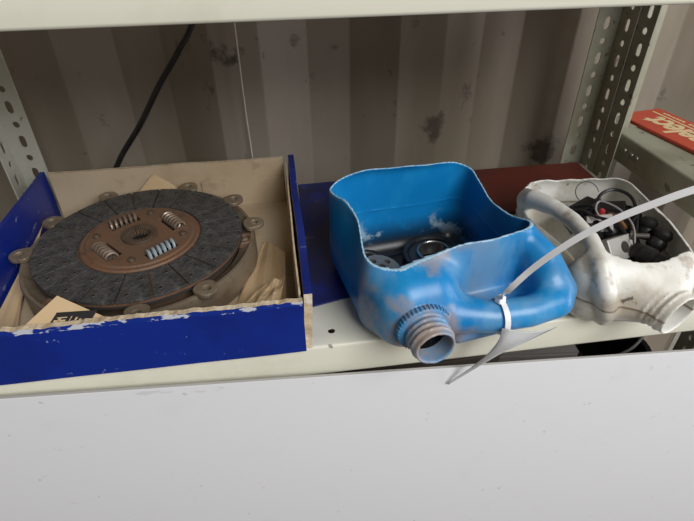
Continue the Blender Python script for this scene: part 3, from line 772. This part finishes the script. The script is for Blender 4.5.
def relay(p, rz, d, label):
    root = empty('connector', p, (R(random.uniform(-18, 18)), R(random.uniform(-18, 18)), rz)); tag(root, label, 'connector', 'parts in the white jug')
    MB().box((-d[0]/2, -d[1]/2, 0), (d[0]/2, d[1]/2, d[2])).build('housing', 'black_rubber', root, False, .0015)
    for i in range(3): MB().box((-d[0]/2-.001, -d[1]/2+d[1]*(i+.3)/3, d[2]*.3), (d[0]/2+.001, -d[1]/2+d[1]*(i+.6)/3, d[2]*.8)).build('rib', 'black_rubber', root)
    MB().lathe([(0, -.002), (.004, -.002), (.004, .010), (.0028, .010), (.0028, .004), (0, .004)], 14).build('socket', 'black_rubber', root, True, loc=(d[0]/2, 0, d[2]*.5), rot=(0, R(90), 0))
relay((.392, .532, .050), R(20), (.034, .020, .016), 'black plastic connector by the back wall of the white jug')
relay((.420, .520, .052), R(-35), (.038, .020, .016), 'black plastic connector under the wire loop in the white jug')
relay((.432, .492, .046), R(60), (.034, .022, .018), 'black plastic connector beside the right wall of the white jug')
relay((.402, .505, .036), R(5), (.060, .045, .020), 'broad black housing beneath the other parts in the white jug')
relay((.405, .455, .028), R(70), (.060, .045, .020), 'broad black housing deep in the front of the white jug')
relay((.365, .515, .046), R(100), (.030, .018, .014), 'black plastic connector tucked beside the pale alloy block')
tube_thing('wire_loop', spline([(.395, .475, .056), (.392, .505, .068), (.404, .528, .078), (.424, .530, .084), (.436, .512, .082), (.430, .484, .072), (.412, .455, .062)], 8), .0022, 'black_rubber', 'thick black cable loop standing up in the white jug', 'cable')
tube_thing('wire', spline([(.398, .436, .066), (.406, .458, .076), (.404, .486, .082), (.392, .508, .082), (.384, .500, .074), (.388, .482, .066)], 8), .0012, 'wire_grey', 'thin grey wire curling through the black cable loop', 'wire')
tube_thing('wire', [(.402+.0165*math.cos(a*.2618), .552+.010*math.sin(a*.2618), .070+.011*math.sin(a*.2618)) for a in range(22)]+[(.410, .540, .060), (.415, .53, .056)], .0006, 'black_rubber', 'fine black wire ring against the back wall of the white jug', 'wire')
tube_thing('wire', spline([(.388, .488, .060), (.398, .503, .068), (.406, .488, .069), (.410, .470, .063)], 6), .0022, 'copper', 'short copper coloured wire among the black parts', 'wire')
tube_thing('wire', spline([(.372, .535, .060), (.385, .520, .070), (.400, .500, .070), (.420, .488, .072), (.440, .500, .066), (.446, .520, .060)], 8), .0018, 'black_rubber', 'black wire winding across the top of the parts in the white jug', 'wire')
tube_thing('wire', spline([(.360, .528, .058), (.374, .512, .068), (.380, .492, .070), (.392, .470, .074), (.396, .452, .068)], 8), .0020, 'black_rubber', 'black wire running along the handle side of the white jug', 'wire')
tube_thing('wire', spline([(.430, .530, .056), (.436, .508, .070), (.428, .482, .074), (.414, .470, .070), (.408, .450, .060)], 8), .0016, 'black_rubber', 'black wire running along the right wall of the white jug', 'wire')
lathe_thing('red_plug', [(0, 0), (.004, 0), (.004, .010), (.003, .012), (0, .012)], (.390, .502, .064), (R(20), R(10), 0), 'red_bit', 'tiny red plug among the black parts in the white jug', 'plug')
lathe_thing('steel_bolt', [(0, 0), (.006, 0), (.006, .004), (.003, .004), (.003, .020), (0, .020)], (.402, .452, .066), (R(80), R(0), R(60)), 'steel', 'short shiny bolt lying on the bracket in the white jug', 'bolt', 12, False)

# ================================================================== CABLE TIE, FILM, CABLES
zt = empty('cable_tie', in_blue((.034, -.097, .064))); tag(zt, 'white nylon cable tie round the blue jug handle with long tail', 'cable tie')
zo = Vector(zt.location)
c0 = Vector((.030, -.0965, .0465)); pts = []; ups = []
for i in range(29):
    a = 2*math.pi*i/28+R(90); d = Vector((-.10*math.cos(a), -math.cos(a), math.sin(a)))
    pts.append(Vector(in_blue(c0+d*.0186))-zo); ups.append(tuple(d))
MB().ribbon(pts, ups, .0056, .0014).build('strap', 'tie', zt, True, 0, 40)
MB().box((-.0045, -.004, -.003), (.0045, .004, .0045)).build('head', 'tie', zt, False, .0014, loc=Vector(in_blue((.029, -.094, .0665)))-zo, rot=(R(-10), 0, R(20)))
tail = spline([in_blue((.029, -.094, .069)), (.2005, .344, .095), (.212, .337, .121), (.225, .3295, .144), (.242, .321, .1675), (.262, .312, .188), (.283, .302, .206), (.300, .294, .219), (.335, .278, .242)], 8)
MB().ribbon([p-zo for p in tail], (-.1, -.62, .75), .0056, .0013).build('tail', 'tie', zt, True, 0, 40)

def film():
    # thin flap of clear film drooping from under the handle to the top of the board
    mb = MB(); n = 24
    a = spline([(.2000, .3395, .050), (.1980, .3385, .033), (.193, .347, .004), (.185, .3625, -.032), (.167, .3738, -.066)], 6)
    b = spline([(.2660, .3490, .033), (.231, .3440, .021), (.208, .349, .002), (.191, .3630, -.034), (.169, .3740, -.069)], 6)
    N = len(a); K = 6
    for i in range(N):
        for j in range(K+1):
            t = j/K; p = a[i].lerp(b[i], t); p.y += -.006*math.sin(math.pi*t)*(1-i/N); mb.v.append(tuple(p))
    for i in range(N-1):
        for j in range(K): mb.f.append((i*(K+1)+j, i*(K+1)+j+1, (i+1)*(K+1)+j+1, (i+1)*(K+1)+j)); mb.m.append(0)
    o = mb.build('plastic_film', 'film', None, True, 0, 180); s = o.modifiers.new('sheet', 'SOLIDIFY'); s.thickness = .0005
    tag(o, 'thin translucent plastic strip hanging from the blue jug handle to the board', 'plastic film')
film()

cb = spline([(-.045, .815, .40), (-.104, .808, .262), (-.136, .80, .215), (-.172, .797, .170), (-.215, .797, .110), (-.262, .80, .052), (-.30, .805, -.02), (-.31, .81, -.15)], 8)
o = MB().tube([p-cb[-1] for p in cb], .0043, 10).build('power_cable', 'black_rubber', None, True, loc=cb[-1]); tag(o, 'black cable hanging slanted across the corrugated wall', 'cable')
cw = spline([(-.053, .842, .45), (-.053, .842, .25), (-.0535, .842, .12), (-.052, .842, .0), (-.053, .842, -.3)], 6)
o = MB().tube([p-cw[-1] for p in cw], .0013, 8).build('cord', 'cord', None, True, loc=cw[-1]); tag(o, 'thin pale cord hanging straight down the corrugated wall', 'cord')

# ================================================================== DARK LOWER SHELF
LZ = -.4195
def carton(p, d, rz, m, label, flap=True):
    root = empty('carton', (p[0], p[1], LZ), (0, 0, rz)); tag(root, label, 'carton')
    MB().box((-d[0]/2, -d[1]/2, 0), (d[0]/2, d[1]/2, d[2])).build('carton_body', m, root, False, .002)
    for s in (-1, 1): MB().box((-d[0]/2, min(0, s*d[1]/2)+.001, d[2]+.0002), (d[0]/2, max(0, s*d[1]/2)-.001, d[2]+.003)).build('top_flap', m, root)
carton((.17, .56), (.20, .22, .30), R(3), 'brown', 'dark brown carton on the lower shelf under the blue jug')
carton((.355, .58), (.12, .22, .27), R(-6), 'taupe', 'taupe carton on the lower shelf beside the brown one')
carton((-.08, .57), (.22, .24, .28), R(-4), 'brown', 'brown carton on the lower shelf under the carton of clutch parts')
tub = empty('plastic_tub', (.474, .49, LZ)); tag(tub, 'black plastic tub on the lower shelf under the white jug', 'tub')
MB().lathe([(0, .003), (.045, .003), (.055, .24), (.060, .245), (.060, .25), (.052, .25), (.043, .006), (0, .006)], 32).build('tub_body', 'black_rubber', tub, True, 0, 40)
MB().tube(spline([(-.045, -.03, .25), (-.01, -.05, .30), (.03, -.02, .33), (.04, .02, .25)], 8), .002, 8).build('handle', 'wire_grey', tub, True)
